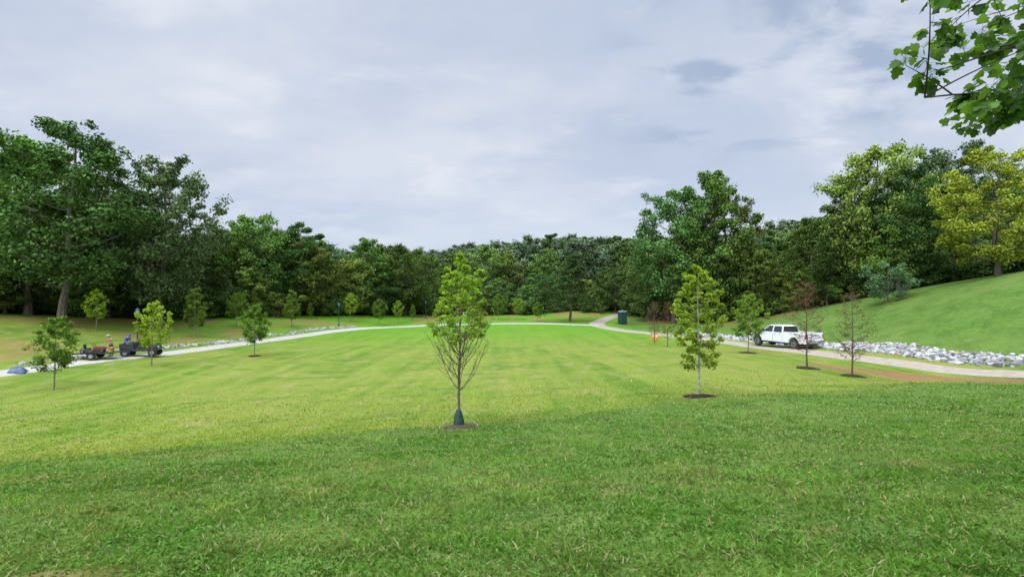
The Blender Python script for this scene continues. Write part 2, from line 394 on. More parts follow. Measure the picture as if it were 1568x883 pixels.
SKY=np.array([(-200,300),(0,290),(180,290),(320,356),(335,342),(400,335),(480,352),(520,384),(560,368),(600,372),(640,386),(700,370),(760,366),(860,354),(950,358),(1000,365),(1140,354),(1200,328),(1280,325),(1300,300),(1400,262),(1568,240),(1800,240)],float)
def cap(x,y): return 5+(450-np.interp(784+784*x/y,SKY[:,0],SKY[:,1]))/784*y
forestE=empty('forest')
seg=np.diff(EDGE,axis=0); L=np.r_[0,np.cumsum(np.linalg.norm(seg,axis=1))]
def epos(s): return np.array([np.interp(s,L,EDGE[:,0]),np.interp(s,L,EDGE[:,1])])
def enorm(s):
    a=epos(max(s-2,0));b=epos(min(s+2,L[-1])); t=(b-a)/np.linalg.norm(b-a); return np.array([-t[1],t[0]])
pts=[]
for off,sp,hl,hh in [(1.5,6,5.5,12),(7,6.5,10,16),(15,7.5,12,17)]:
    s=rng.uniform(0,sp)
    while s<L[-1]:
        p=epos(s)+enorm(s)*(off+rng.uniform(-2.5,2.5)); pts.append((p[0],p[1],rng.uniform(hl,hh),0 if off<10 else 2)); s+=sp*rng.uniform(.7,1.3)
gx=np.arange(-230,260,10)
for y in np.arange(70,290,10):
    for x in gx:
        X=x+rng.uniform(-4,4);Y=y+rng.uniform(-4,4)
        if inside(np.array([X]),np.array([Y]))[0]: continue
        if np.min(np.hypot(*(EDGE-[X,Y]).T))<23: continue
        pts.append((X,Y,rng.uniform(9,18),1))
P_=np.array(pts); P_=P_[np.abs(P_[:,0])<P_[:,1]*1.08+12]; Z_=HT(P_[:,0],P_[:,1])
for (x,y,h,k),z in zip(P_,Z_):
    h=min(h,(cap(x,y)-z)*rng.uniform(.80,1.04))
    if abs(x)<26 and k==0: h=min(h,rng.uniform(6,11.5))
    if h<4: h=4
    far=(k==1 and y>115)
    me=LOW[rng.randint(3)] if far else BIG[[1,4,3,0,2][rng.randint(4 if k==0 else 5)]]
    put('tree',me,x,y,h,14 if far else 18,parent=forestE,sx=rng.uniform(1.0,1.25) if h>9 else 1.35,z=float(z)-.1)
s=0
while s<L[-1]:
    p=epos(s)+enorm(s)*rng.uniform(-1.0,4); 
    if abs(p[0])<p[1]*1.08+10: put('shrub',SHR[rng.randint(2)],p[0],p[1],rng.uniform(2.0,4.4),4,parent=forestE,sx=rng.uniform(1,1.4))
    s+=rng.uniform(1.6,3.0)
# ---- hero trees
def W(px,y): return (px-784)/784*y
heroes=[('deciduous_tree',0,W(95,50),50,185,1.0),('deciduous_tree',2,W(245,57),57,243,.85),('deciduous_tree',1,W(15,52),54,205,1.1),('deciduous_tree',3,W(165,60),60,262,1.),
 ('deciduous_tree',4,W(50,58),58,225,.9),('deciduous_tree',3,W(215,63),63,290,1.),
 ('deciduous_tree',4,W(385,76),77,327,.95),('deciduous_tree',3,W(450,80),82,338,.95),('deciduous_tree',1,W(560,92),92,362,1.2),('deciduous_tree',4,W(620,95),95,375,1.1),
 ('deciduous_tree',1,W(1090,84),84,260,.95),('deciduous_tree',0,W(1035,86),87,288,.9),('deciduous_tree',1,W(1112,86),87,275,.8),('deciduous_tree',3,W(992,92),92,345,.9),('deciduous_tree',3,W(1060,85),85,330,1.),
 ('deciduous_tree',4,W(1350,66),66,220,.85),('deciduous_tree',2,W(1460,68),69,222,.9),('deciduous_tree',0,W(1400,62),63,255,.85),('deciduous_tree',3,W(1305,70),70,262,.85),('deciduous_tree',1,W(1375,63),63,300,1.1)]
for nm,vi,x,y,top,sx in heroes:
    z=H1(x,y); h=5+(450-top)/784*y-z; put(nm,BIG[vi],x,y,h,18*.985,sx=sx)
YT=gen_tree('yellow_green_tree',41,12,5.0,.14,.22,round_,26,8,.85,110,.24,[(.24,.30,.035),(.36,.40,.05)],rise=.6,lmat=M_leafY)
put('yellow_green_tree',YT,46.5,49,12.4,12,rz=1.)
CY=gen_tree('cypress',42,12,5.0,.12,.22,cone,36,7,.75,70,.24,[(.045,.09,.026),(.08,.13,.036)],rise=-.12,flat=.45,lmat=M_leafY)
put('cypress_tree',CY,W(873,93),93,12.6,12,rz=.5)
SD=gen_tree('small_tree',43,5,3.4,.15,.1,round_,14,6,.7,80,.2,G3,rise=.5)
put('small_deciduous_tree',SD,W(1360,54),54,4.2,5)
# ---- young planted trees
YG=[(.20,.35,.038),(.34,.46,.06)]; YG2=[(.12,.22,.038),(.20,.31,.06)]
def bare_lower(mb,rng,tpos,bark,pal):
    az=0
    for i in range(28):
        az+=2.4; h=rng.uniform(.95,2.5); d=np.array([math.cos(az),math.sin(az),0]); r=rng.uniform(.5,.92)
        p0=tpos(h); p2=p0+d*r+np.array([0,0,rng.uniform(.85,1.35)]); L=bez(p0,p0+d*r*.6+np.array([0,0,.3]),p2,7)
        tube(mb,L,np.linspace(.013,.005,7),4,0,bark)
        for k in range(7):
            q=L[rng.randint(2,7)]; e=q+d*rng.uniform(0,.25)+rng.normal(size=3)*.12+np.array([0,0,rng.uniform(.15,.4)])
            tube(mb,[q,(q+e)/2+rng.normal(size=3)*.02,e],[.006,.005,.003],3,0,bark)
            nl=rng.randint(0,7); 
            if nl==0: continue
            c=e+rng.normal(size=(nl,3))*.09; a=rng.rand(nl,1)
            leaves(mb,c,rng.normal(size=(nl,3))+[0,0,.8],.055*rng.uniform(.6,1.2,nl),1,(pal[0]*(1-a)+pal[1]*a)*1.15,rng,.7)
FT=gen_tree('front_young',52,5.0,1.02,.50,.042,lambda t:.86+.14*math.sin(t*19)-.60*t*t-.1*t,30,6,.13,23,.085,YG,bark=(.13,.10,.075),rise=.4,flat=.5,wob=.18,extra_bare=bare_lower,lmat=M_leaf1,asp=.75)
def young(seed,H,R,pal,lper=26,base=.28,clr=.2,leaf=.10,prof=oval,npr=26,bark=(.2,.18,.15),rise=.7,ns=5,wob=.18):
    return gen_tree('young',seed,H,R,base,.05,prof,npr,ns,clr,lper,leaf,pal,bark=bark,rise=rise,flat=.75,wob=wob,lmat=M_leaf1,asp=.75)
YT1=young(61,5,1.02,YG,lper=32,base=.22,bark=(.36,.33,.29),npr=38,leaf=.095,clr=.16,ns=6,rise=.4)
YV=[young(62,5,1.35,YG2,34,.30,.3,.14),young(63,5,1.15,YG,28,.32,.25,.14,lambda t:oval(t)*1.05,npr=22),young(64,5,1.15,YG2,30,.26,.28,.14,lambda t:1.05-.7*t,npr=22)]
RB=[young(65,5,1.05,[(.13,.085,.06),(.18,.11,.07)],5,.22,.16,.065,bark=(.115,.075,.06),npr=50,ns=8),young(66,5,1.1,[(.12,.09,.06),(.14,.14,.06)],6,.22,.16,.065,bark=(.12,.085,.065),npr=50,ns=8)]
put('young_tree',FT,-1.45,14,4.98,5,rz=.4)
put('young_tree',YT1,6.9,19,5.05,5,rz=0)
for px,y,top,vi,kind in [(84,30,480,0,'g'),(233,37,458,1,'g'),(390,43,463,0,'g'),(148,50,440,1,'g'),(300,54,438,2,'g'),(362,64,445,0,'g'),(447,68,442,2,'g'),(537,80,447,1,'g'),(580,80,455,0,'g'),(610,84,458,1,'g'),(632,88,465,2,'g'),
    (475,78,462,2,'g'),(763,95,447,0,'g'),(792,97,455,1,'g'),(823,92,460,0,'g'),(735,97,462,2,'g'),(690,99,468,0,'g'),
    (1145,40,446,0,'g'),(1235,30,425,0,'r'),(1304,27,440,1,'r'),(1022,48,458,0,'r'),(1002,52,458,0,'r')]:
    x=W(px,y); z=H1(x,y); h=5+(450-top)/784*y-z
    put('young_tree',(YV if kind=='g' else RB)[vi],x,y,h,5)
# ---- mulch rings
def mulch(x,y,r,seed,col=(.075,.045,.03)):
    rng=RS(seed); m=MB(); n=int(1500*r*r)
    a=rng.uniform(0,6.28,n); q=r*np.sqrt(rng.rand(n))*(1+.2*np.sin(a*3+seed)); X=x+q*np.cos(a);Y=y+q*np.sin(a)
    Z=HT(X,Y)+.07*(1-(q/r)**2).clip(0)+.015
    R0=np.linspace(0,1,6); A=np.linspace(0,2*math.pi,24,endpoint=False)
    vx=[];
    for k in R0:
        rr=k*r*(1+.12*np.sin(A*3+seed)+.05*np.sin(A*7)); xx=x+rr*np.cos(A); yy=y+rr*np.sin(A); vx.append(np.c_[xx,yy,HT(xx,yy)+.08*(1-k*k)+(.02 if k<1 else -.02)])
    V=np.concatenate(vx); ii=np.arange(6*24).reshape(6,24); jj=np.roll(ii,-1,1)
    m.add(V,np.stack([ii[:-1],jj[:-1],jj[1:],ii[1:]],-1).reshape(-1,4),0,np.array(col)*.7)
    br=rng.uniform(.5,2.2,(n,1))
    leaves(m,np.c_[X,Y,Z],rng.normal(size=(n,3))*.35+[0,0,1],rng.uniform(.03,.08,n),0,np.array(col)*br,rng,.4)
    link(bpy.data.objects.new('mulch_ring',m.mesh('mulch_ring',[M_chips])))
mulch(-1.45,14,.5,1,(.13,.085,.065)); mulch(6.9,19,.6,2,(.05,.03,.025)); mulch(W(1235,30),30,.65,3,(.06,.035,.03)); mulch(W(1304,27),27,.6,4,(.06,.035,.03)); mulch(W(1145,40),40,.65,5,(.06,.035,.03)); mulch(W(390,43),43,.5,6)
# ---- watering bag & guy wires
M_bag=simple('green_bag_plastic',(.012,.05,.035),.45,0,.3,9)
def waterbag(x,y):
    m=MB(); z=H1(x,y); hs=[.04,.10,.2,.3,.4,.47,.50]; rs=[.14,.145,.13,.11,.09,.07,.05]; S=24; A=np.linspace(0,2*math.pi,S,endpoint=False); V=[]
    for h,r in zip(hs,rs):
        rr=r*(1+.10*np.sin(A*5+h*9)+.06*np.sin(A*9-h*14)); V.append(np.c_[x+rr*np.cos(A),y+rr*np.sin(A),np.full(S,z+h)])
    ii=np.arange(len(hs)*S).reshape(-1,S); jj=np.roll(ii,-1,1)
    m.add(np.concatenate(V),np.stack([ii[:-1],jj[:-1],jj[1:],ii[1:]],-1).reshape(-1,4),0)
    link(bpy.data.objects.new('tree_watering_bag',m.mesh('tree_watering_bag',[M_bag],True)))
    m=MB()
    for dx,dy in [(-.5,-.1),(.5,.05),(.05,.5)]:
        ex,ey=x+dx,y+dy; ez=H1(ex,ey)
        tube(m,[(x,y,z+.62),(x+dx*.5,y+dy*.5,(z+.62+ez)/2),(ex,ey,ez+.05)],[.0035]*3,4,0)
        tube(m,[(ex,ey,ez-.05),(ex+dx*.02,ey,ez+.08)],[.012,.012],5,0)
    link(bpy.data.objects.new('tree_guy_wires',m.mesh('tree_guy_wires',[simple('guy_wire',(.5,.5,.48),.5)])))
waterbag(-1.45,14)

# ---- overhanging tree on the right (trunk outside the frame)
def lobed(mb,cen,u,nor,s,col):
    w=np.cross(nor,u); w/=np.linalg.norm(w)+1e-9
    prof=[(0,0),(.10,.28),(.02,.52),(.30,.40),(.45,.58),(.60,.30),(.78,.30),(1.0,0),(.78,-.30),(.60,-.30),(.45,-.58),(.30,-.40),(.02,-.52),(.10,-.28)]
    V=[cen+u*s*a+w*s*b-nor*s*(.35*b*b+.22*a*a) for a,b in prof]
    mb.add(V,[[0,i,i+1] for i in range(1,13)],1,col)
def overhang():
    rng=RS(9); m=MB(); bx,by=7.0,4.6; z0=H1(bx,by); bark=np.array((.05,.04,.03))
    tp=np.array([(bx,by,z0-.2),(bx,by,z0+1.2),(bx-.05,by,z0+3),(bx+.05,by+.05,z0+5),(bx,by,z0+7.2)])
    tube(m,tp,[.13,.11,.09,.06,.015],8,0,bark)
    def ok(e):
        return e[0]>.765*e[1]+.02 and e[2]>5+.325*e[1]
    def branch(p0,p2,r,depth):
        p0=np.array(p0,float);p2=np.array(p2,float); ln=np.linalg.norm(p2-p0)
        L=bez(p0,(p0+p2)/2+np.array([0,0,ln*.10])+rng.normal(size=3)*ln*.04,p2,9)
        tube(m,L,np.linspace(r,r*.35,9),5,0,bark)
        d=(p2-p0)/ln
        if depth>0:
            for k in range(8 if depth>1 else 4):
                for tr_ in range(10):
                    i=rng.randint(3,9); q=L[i]; e=q+(d*rng.uniform(.2,.8)+rng.normal(size=3)*np.array([.42,.5,.42]))*ln*rng.uniform(.16,.34)
                    if ok(e): branch(q,e,r*.42,depth-1); break
        else:
            for i in range(2,9,1):
                for k in range(rng.randint(1,3)):
                    dirn=d*.4+rng.normal(size=3)*.6; dirn[2]-=.35; dirn/=np.linalg.norm(dirn)
                    q=L[i]; pet=q+dirn*rng.uniform(.04,.09)
                    tube(m,[q,pet],[.0015,.001],3,0,np.array((.1,.14,.04)))
                    nor=np.array([0,0,1.])+rng.normal(size=3)*.5; nor-=dirn*np.dot(nor,dirn); nor/=np.linalg.norm(nor)
                    b=rng.uniform(.6,1.3); lobed(m,pet,dirn,nor,rng.uniform(.06,.105),np.array((.07,.16,.02))*b if rng.rand()<.65 else np.array((.13,.25,.035))*b)
    for t in [(3.4,4.2,6.62),(3.75,4.4,6.95),(3.4,3.9,7.35),(3.95,4.3,6.50),(4.3,4.7,7.2),(4.5,4.0,7.9)]:
        branch(tp[2]+np.array([0,0,rng.uniform(.5,1.8)]),t,.018,2)
    for t in [(8.8,3.8,7.4),(8.6,5.8,7.8),(7.3,2.9,8.2),(7.1,6.2,9.3),(6.4,5.0,9.6)]:
        branch(tp[3],t,.022,2)
    return link(bpy.data.objects.new('overhanging_maple_tree',m.mesh('overhanging_maple_tree',[M_bark,leafmat('maple_leaf',.5,0,.4,.4)])))
overhang()

# ------------------------------------------------------------ foreground grass blades
def grass():
    rng=RS(4); n=400000
    u=rng.rand(n); y0,y1=1.2,36.; yy=y0*(y1/y0)**u
    xx=rng.uniform(-1,1,n)*(yy*1.12+1.2)
    keep=rng.rand(n)<1-sstep(11,35,yy); xx,yy=xx[keep],yy[keep]
    dens=fbm(xx,yy,.45,41); keep=rng.rand(len(xx))<.75+.9*(dens-.5)
    xx,yy,dens=xx[keep],yy[keep],dens[keep]; n=len(xx)
    cl=bare(xx,yy)*1.0
    for cx,cy,rx in [(-1.45,14,.52),(6.9,19,.62),(17.26,30,.65),(17.9,27,.6)]:
        cl=np.maximum(cl,(np.hypot(xx-cx,yy-cy)<rx)*1.)
    dp,_=sdist(xx,yy,PR[::2]); cl=np.maximum(cl,(dp<1.7)*1.)
    k=rng.rand(n)>cl; xx,yy,dens=xx[k],yy[k],dens[k]; n=len(xx)
    zz=HT(xx,yy)
    far=yy/6.
    hgt=rng.uniform(.016,.042,n)*(.3+1.4*dens)*(1+.12*np.clip(far,0,3)); wid=rng.uniform(.0025,.0055,n)*(1+.9*np.clip(far,0,4))
    a=rng.uniform(0,6.28,n); lean=rng.uniform(.5,2.4,n)*hgt; la=rng.uniform(0,6.28,n)
    dx=np.cos(a)*wid;dy=np.sin(a)*wid
    B1=np.c_[xx-dx,yy-dy,zz-.005];B2=np.c_[xx+dx,yy+dy,zz-.005]
    mx=xx+np.cos(la)*lean*.4;my=yy+np.sin(la)*lean*.4
    M1=np.c_[mx+dx*.7,my+dy*.7,zz+hgt*.65];M0=np.c_[mx-dx*.7,my-dy*.7,zz+hgt*.65]
    T=np.c_[xx+np.cos(la)*lean,yy+np.sin(la)*lean,zz+hgt]
    V=np.stack([B1,B2,M1,T,M0],1).reshape(-1,3)
    F=np.arange(5*n).reshape(-1,5)
    f=fieldmask(xx,yy)[:,None]
    t=np.clip((fbm(xx,yy,1.6,51)-.3)*2.2,0,1)[:,None]; r=rng.rand(n,1)
    hill=np.array((.10,.23,.030))*(1-t)+np.array((.185,.315,.058))*t
    y2=np.clip((fbm(xx,yy,.8,71)-.52)*4.5,0,1)[:,None]; hill=hill*(1-y2*.6)+np.array((.27,.31,.09))*y2*.6
    d2=np.clip((fbm(xx,yy,3.,81)-.45)*3,0,1)[:,None]; hill=hill*(1-.28*d2)
    d3=np.clip((fbm(xx,yy,.35,91)-.5)*5,0,1)[:,None]; hill=hill*(1-.3*d3)
    fld=np.array((.19,.31,.030))*(1-t)+np.array((.30,.37,.055))*t; fld=fld*(1-y2*.5)+np.array((.36,.345,.11))*y2*.5; fld=fld*(1-.2*d3)
    c=hill*(1-f)+fld*f
    c=c*(.55+.8*r)*(.6+.8*dens[:,None]); dry=(rng.rand(n,1)<.08); c=np.where(dry,np.array((.42,.38,.2)),c)
    m=MB(); m.add(V,F,0,np.repeat(c,5,axis=0))
    n=34000; yy=1.2*(14/1.2)**rng.rand(n); xx=rng.uniform(-1,1,n)*(yy*1.12+1.2); d=fbm(xx,yy,.8,61); k=(d>.56)&(bare(xx,yy)<.3); xx,yy=xx[k],yy[k]; n=len(xx)
    C=np.c_[xx,yy,HT(xx,yy)+rng.uniform(.012,.04,n)]
    leaves(m,C,rng.normal(size=(n,3))*.4+[0,0,1],rng.uniform(.02,.045,n),0,np.array((.10,.25,.04))*rng.uniform(.6,1.5,(n,1)),rng,.55)
    link(bpy.data.objects.new('grass',m.mesh('grass',[M_grass])))
    m=MB(); n=60; yy=5*(30/5)**rng.rand(n); xx=rng.uniform(-1,1,n)*(yy*1.1+1)
    C=np.c_[xx,yy,HT(xx,yy)+.04]; 
    leaves(m,C,rng.normal(size=(n,3))*.3+[0,0,1],rng.uniform(.03,.055,n),0,np.array((.32,.24,.13))*rng.uniform(.4,1.4,(n,1)),rng,.7)
    link(bpy.data.objects.new('fallen_leaves',m.mesh('fallen_leaves',[M_grass])))
grass()

# ------------------------------------------------------------ box / cyl helpers for built objects
def part(name,bm,mat,parent,bevel=0,smooth=False):
    me=bpy.data.meshes.new(name); bm.normal_update(); bm.to_mesh(me); bm.free(); me.materials.append(mat)
    if smooth:
        for p in me.polygons: p.use_smooth=True
    o=link(bpy.data.objects.new(name,me)); o.parent=parent
    if bevel:
        b=o.modifiers.new('bevel','BEVEL'); b.width=bevel; b.segments=2; b.limit_method='ANGLE'
    return o
def box(name,x0,x1,y0,y1,z0,z1,mat,parent,bevel=.01,tx=0,ty=0):
    bm=bmesh.new()
    v=[bm.verts.new(p) for p in [(x0,y0,z0),(x1,y0,z0),(x1,y1,z0),(x0,y1,z0),(x0+tx,y0+ty,z1),(x1-tx,y0+ty,z1),(x1-tx,y1-ty,z1),(x0+tx,y1-ty,z1)]]
    for f in [(3,2,1,0),(4,5,6,7),(0,1,5,4),(1,2,6,5),(2,3,7,6),(3,0,4,7)]: bm.faces.new([v[i] for i in f])
    return part(name,bm,mat,parent,bevel)
def cyl(name,p0,p1,r,mat,parent,r2=None,seg=24,bevel=0):
    p0=Vector(p0);p1=Vector(p1); bm=bmesh.new(); L=(p1-p0).length
    bmesh.ops.create_cone(bm,cap_ends=True,segments=seg,radius1=r,radius2=r if r2 is None else r2,depth=L)
    M=Matrix.Translation((p0+p1)/2)@(p1-p0).to_track_quat('Z','Y').to_matrix().to_4x4(); bmesh.ops.transform(bm,matrix=M,verts=bm.verts)
    return part(name,bm,mat,parent,bevel)
def prism(name,prof,y0,y1,mat,parent,bevel=.02,y0t=None):
    bm=bmesh.new(); ins_=y0t or (lambda x,z:0)
    a=[bm.verts.new((x,y0+ins_(x,z),z)) for x,z in prof]; b=[bm.verts.new((x,y1-ins_(x,z),z)) for x,z in prof]
    bm.faces.new(a[::-1]); bm.faces.new(b)
    n=len(prof)
    for i in range(n): bm.faces.new([a[i],a[(i+1)%n],b[(i+1)%n],b[i]])
    bmesh.ops.recalc_face_normals(bm,faces=bm.faces)
    return part(name,bm,mat,parent,bevel)
M_white=simple('white_paint',(.78,.79,.80),.3,0,.02,3)
M_black=simple('black_plastic',(.02,.02,.022),.6,0,.1)
M_tire=simple('tire_rubber',(.022,.022,.022),.85,0,.2)
M_rim=simple('alloy',(.45,.46,.48),.3,.8,.05)
M_chrome=simple('chrome',(.6,.6,.62),.2,1.,.02)
M_glass=simple('dark_glass',(.02,.025,.03),.08,0,.05,spec=.8)
M_red=simple('red_lamp',(.45,.02,.02),.3)
M_redp=simple('red_paint',(.16,.03,.025),.5,0,.08)
M_or=simple('orange_plastic',(.75,.13,.03),.5,0,.05)

def truck(x,y,rz):
    E=empty('pickup_truck',(x,y,H1(x,y)+.05),rz)
    def arch(cx,r=.52,n=9): return [(cx+r*math.cos(a),.52+max(0,r*math.sin(a))) for a in np.linspace(0,math.pi,n)]
    prof=[(-3.1,.55)]+[(p[0],p[1]) for p in arch(-1.85)][::-1]+[(p[0],p[1]) for p in arch(2.05)][::-1]+[(3.0,.5),(3.08,.75),(3.05,1.12),(1.9,1.15),(-3.1,1.15)]
    prism('lower_body',prof,-1.0,1.0,M_white,E,.03)
    prism('hood',[(1.5,1.152),(3.04,1.152),(3.02,1.26),(2.85,1.33),(1.5,1.42)],-.97,.97,M_white,E,.04)
    prism('cab_base',[(-.80,1.152),(1.49,1.152),(1.49,1.36),(-.80,1.36)],-.99,.99,M_white,E,.02)
    inset=lambda xx,z:.18 if z>1.8 else 0.01
    prism('greenhouse_glass',[(-.72,1.362),(1.46,1.362),(.78,1.90),(-.62,1.90)],-.965,.965,M_glass,E,.02,inset)
    prism('roof',[(-.70,1.90),(.84,1.90),(.68,1.98),(-.55,1.98)],-.83,.83,M_white,E,.03,lambda xx,z:.06 if z>1.95 else 0)
    for s in(-1,1):
        for nm,xa,xb,w in [('pillar_rear',-.74,-.64,.14),('pillar_mid',.30,.28,.09),('pillar_front',1.47,.80,.07)]:
            bm=bmesh.new(); y0=s*.972;y1=s*.80
            vs=[(xa-w/2,y0,1.35),(xa+w/2,y0,1.35),(xb+w/2,y1,1.91),(xb-w/2,y1,1.91)]
            a=[bm.verts.new(v) for v in vs]; b=[bm.verts.new((v[0],v[1]+s*.025,v[2])) for v in vs]
            bm.faces.new(a);bm.faces.new(b[::-1])
            for i in range(4): bm.faces.new([a[i],a[(i+1)%4],b[(i+1)%4],b[i]])
            bmesh.ops.recalc_face_normals(bm,faces=bm.faces); part(nm,bm,M_white,E,.005)
        ys=sorted([s*.98,s*.88]); box('bed_side',-3.09,-.84,ys[0],ys[1],1.152,1.45,M_white,E,.02)
        ys=sorted([s*1.003,s*1.012])
        for xg in(.30,-.72): box('door_gap',xg-.008,xg+.008,ys[0],ys[1],.62,1.14,M_black,E,0)
        for xg in(.05,-.95+.5): box('door_handle',xg-.1,xg+.1,*sorted([s*.992,s*1.02]),1.20,1.235,M_chrome,E,.005)
        box('mirror',1.15,1.30,*sorted([s*1.05,s*1.30]),1.35,1.62,M_black,E,.03)
        box('tail_light',-3.115,-3.0,*sorted([s*.86,s*1.005]),1.0,1.36,M_red,E,.01)
        box('running_board',-.9,1.2,*sorted([s*.95,s*1.08]),.44,.50,M_black,E,.01)
        box('headlight',2.95,3.07,*sorted([s*.68,s*.985]),.95,1.2,M_chrome,E,.02)
        for wx in(-1.85,2.05):
            cyl('tire',(wx,s*.70,.42),(wx,s*.99,.42),.42,M_tire,E,seg=32,bevel=.04)
            cyl('rim',(wx,s*.97,.42),(wx,s*1.0,.42),.25,M_rim,E,seg=20,bevel=.01)
            cyl('hub',(wx,s*1.0,.42),(wx,s*1.03,.42),.07,M_black,E,seg=12)
            for k in range(6):
                a=k*math.pi/3; cyl('spoke_hole',(wx+.16*math.cos(a),s*.995,.42+.16*math.sin(a)),(wx+.16*math.cos(a),s*1.004,.42+.16*math.sin(a)),.05,M_black,E,seg=8)
    box('tailgate',-3.10,-3.02,-.86,.86,1.0,1.44,M_white,E,.02)
    box('bed_liner',-3.0,-.86,-.87,.87,1.13,1.16,M_black,E,0)
    box('tailgate_step',-3.108,-3.098,-.5,.5,1.22,1.30,M_black,E,.002)
    box('rear_bumper',-3.28,-3.10,-.97,.97,.60,.82,M_chrome,E,.03)
    box('license_plate',-3.29,-3.282,-.16,.16,.65,.79,simple('plate',(.6,.62,.6)),E,0)
    box('front_bumper',3.06,3.22,-.98,.98,.55,.82,M_chrome,E,.03)
    box('grille',3.04,3.09,-.62,.62,.86,1.22,M_black,E,.01)
    box('under',-2.9,2.9,-.6,.6,.35,.56,M_black,E,.02)
    return E
truck(24.4,46.0,math.radians(110))

# ------------------------------------------------------------ lamp posts
M_post=simple('post_metal',(.05,.06,.07),.5,.4)
M_blue=simple('blue_wrap',(.06,.16,.28),.4,0,.15,9)
def lamp(x,y,h=3.6):
    E=empty('street_lamp',(x,y,H1(x,y)))
    cyl('base',(0,0,0),(0,0,.35),.13,M_post,E,.09); cyl('post',(0,0,.35),(0,0,h-.55),.055,M_post,E,.045,16)
    cyl('collar',(0,0,h-.57),(0,0,h-.5),.10,M_post,E,.12,16)
    cyl('lantern',(0,0,h-.5),(0,0,h-.1),.11,M_blue,E,.16,16,.01); cyl('cap',(0,0,h-.1),(0,0,h+.05),.20,M_post,E,.05,20)
    cyl('finial',(0,0,h+.05),(0,0,h+.14),.03,M_post,E,.01,8)
lamp(W(211,44.5),44.5); lamp(W(519,73),73,3.4); lamp(W(718,95),95,3.2); lamp(W(652,93),93,3.2)

# ------------------------------------------------------------ portable toilet
def toilet(x,y):
    E=empty('portable_toilet',(x,y,H1(x,y)+.02),.5); g=simple('toilet_plastic',(.012,.045,.04),.5,0,.1); w=simple('toilet_roof',(.20,.25,.25),.5)
    box('skid',-.6,.6,-.6,.6,0,.12,M_black,E,.01); box('cabin',-.55,.55,-.55,.55,.12,2.05,g,E,.03)
    box('door',-.40,.40,-.575,-.553,.2,1.95,simple('toilet_door',(.018,.065,.055),.5),E,.005); box('roof',-.6,.6,-.6,.6,2.05,2.25,w,E,.04,.15,.15)
    cyl('vent_pipe',(.35,.35,2.1),(.35,.35,2.45),.05,w,E); box('door_latch',.28,.34,-.6,-.577,1.0,1.12,w,E,.004)
toilet(W(953,88),88)
# ------------------------------------------------------------ traffic cones
def tcone(x,y,s=1.):
    E=empty('traffic_cone',(x,y,H1(x,y)+.03)); E.scale=(s,s,s)
    box('base',-.2,.2,-.2,.2,0,.04,M_or,E,.01); cyl('body_low',(0,0,.04),(0,0,.35),.14,M_or,E,.093); cyl('band',(0,0,.35),(0,0,.5),.093,M_white,E,.068); cyl('body_top',(0,0,.5),(0,0,.72),.068,M_or,E,.03)
tcone(W(1000,56),56); tcone(W(1006,55),55.2)
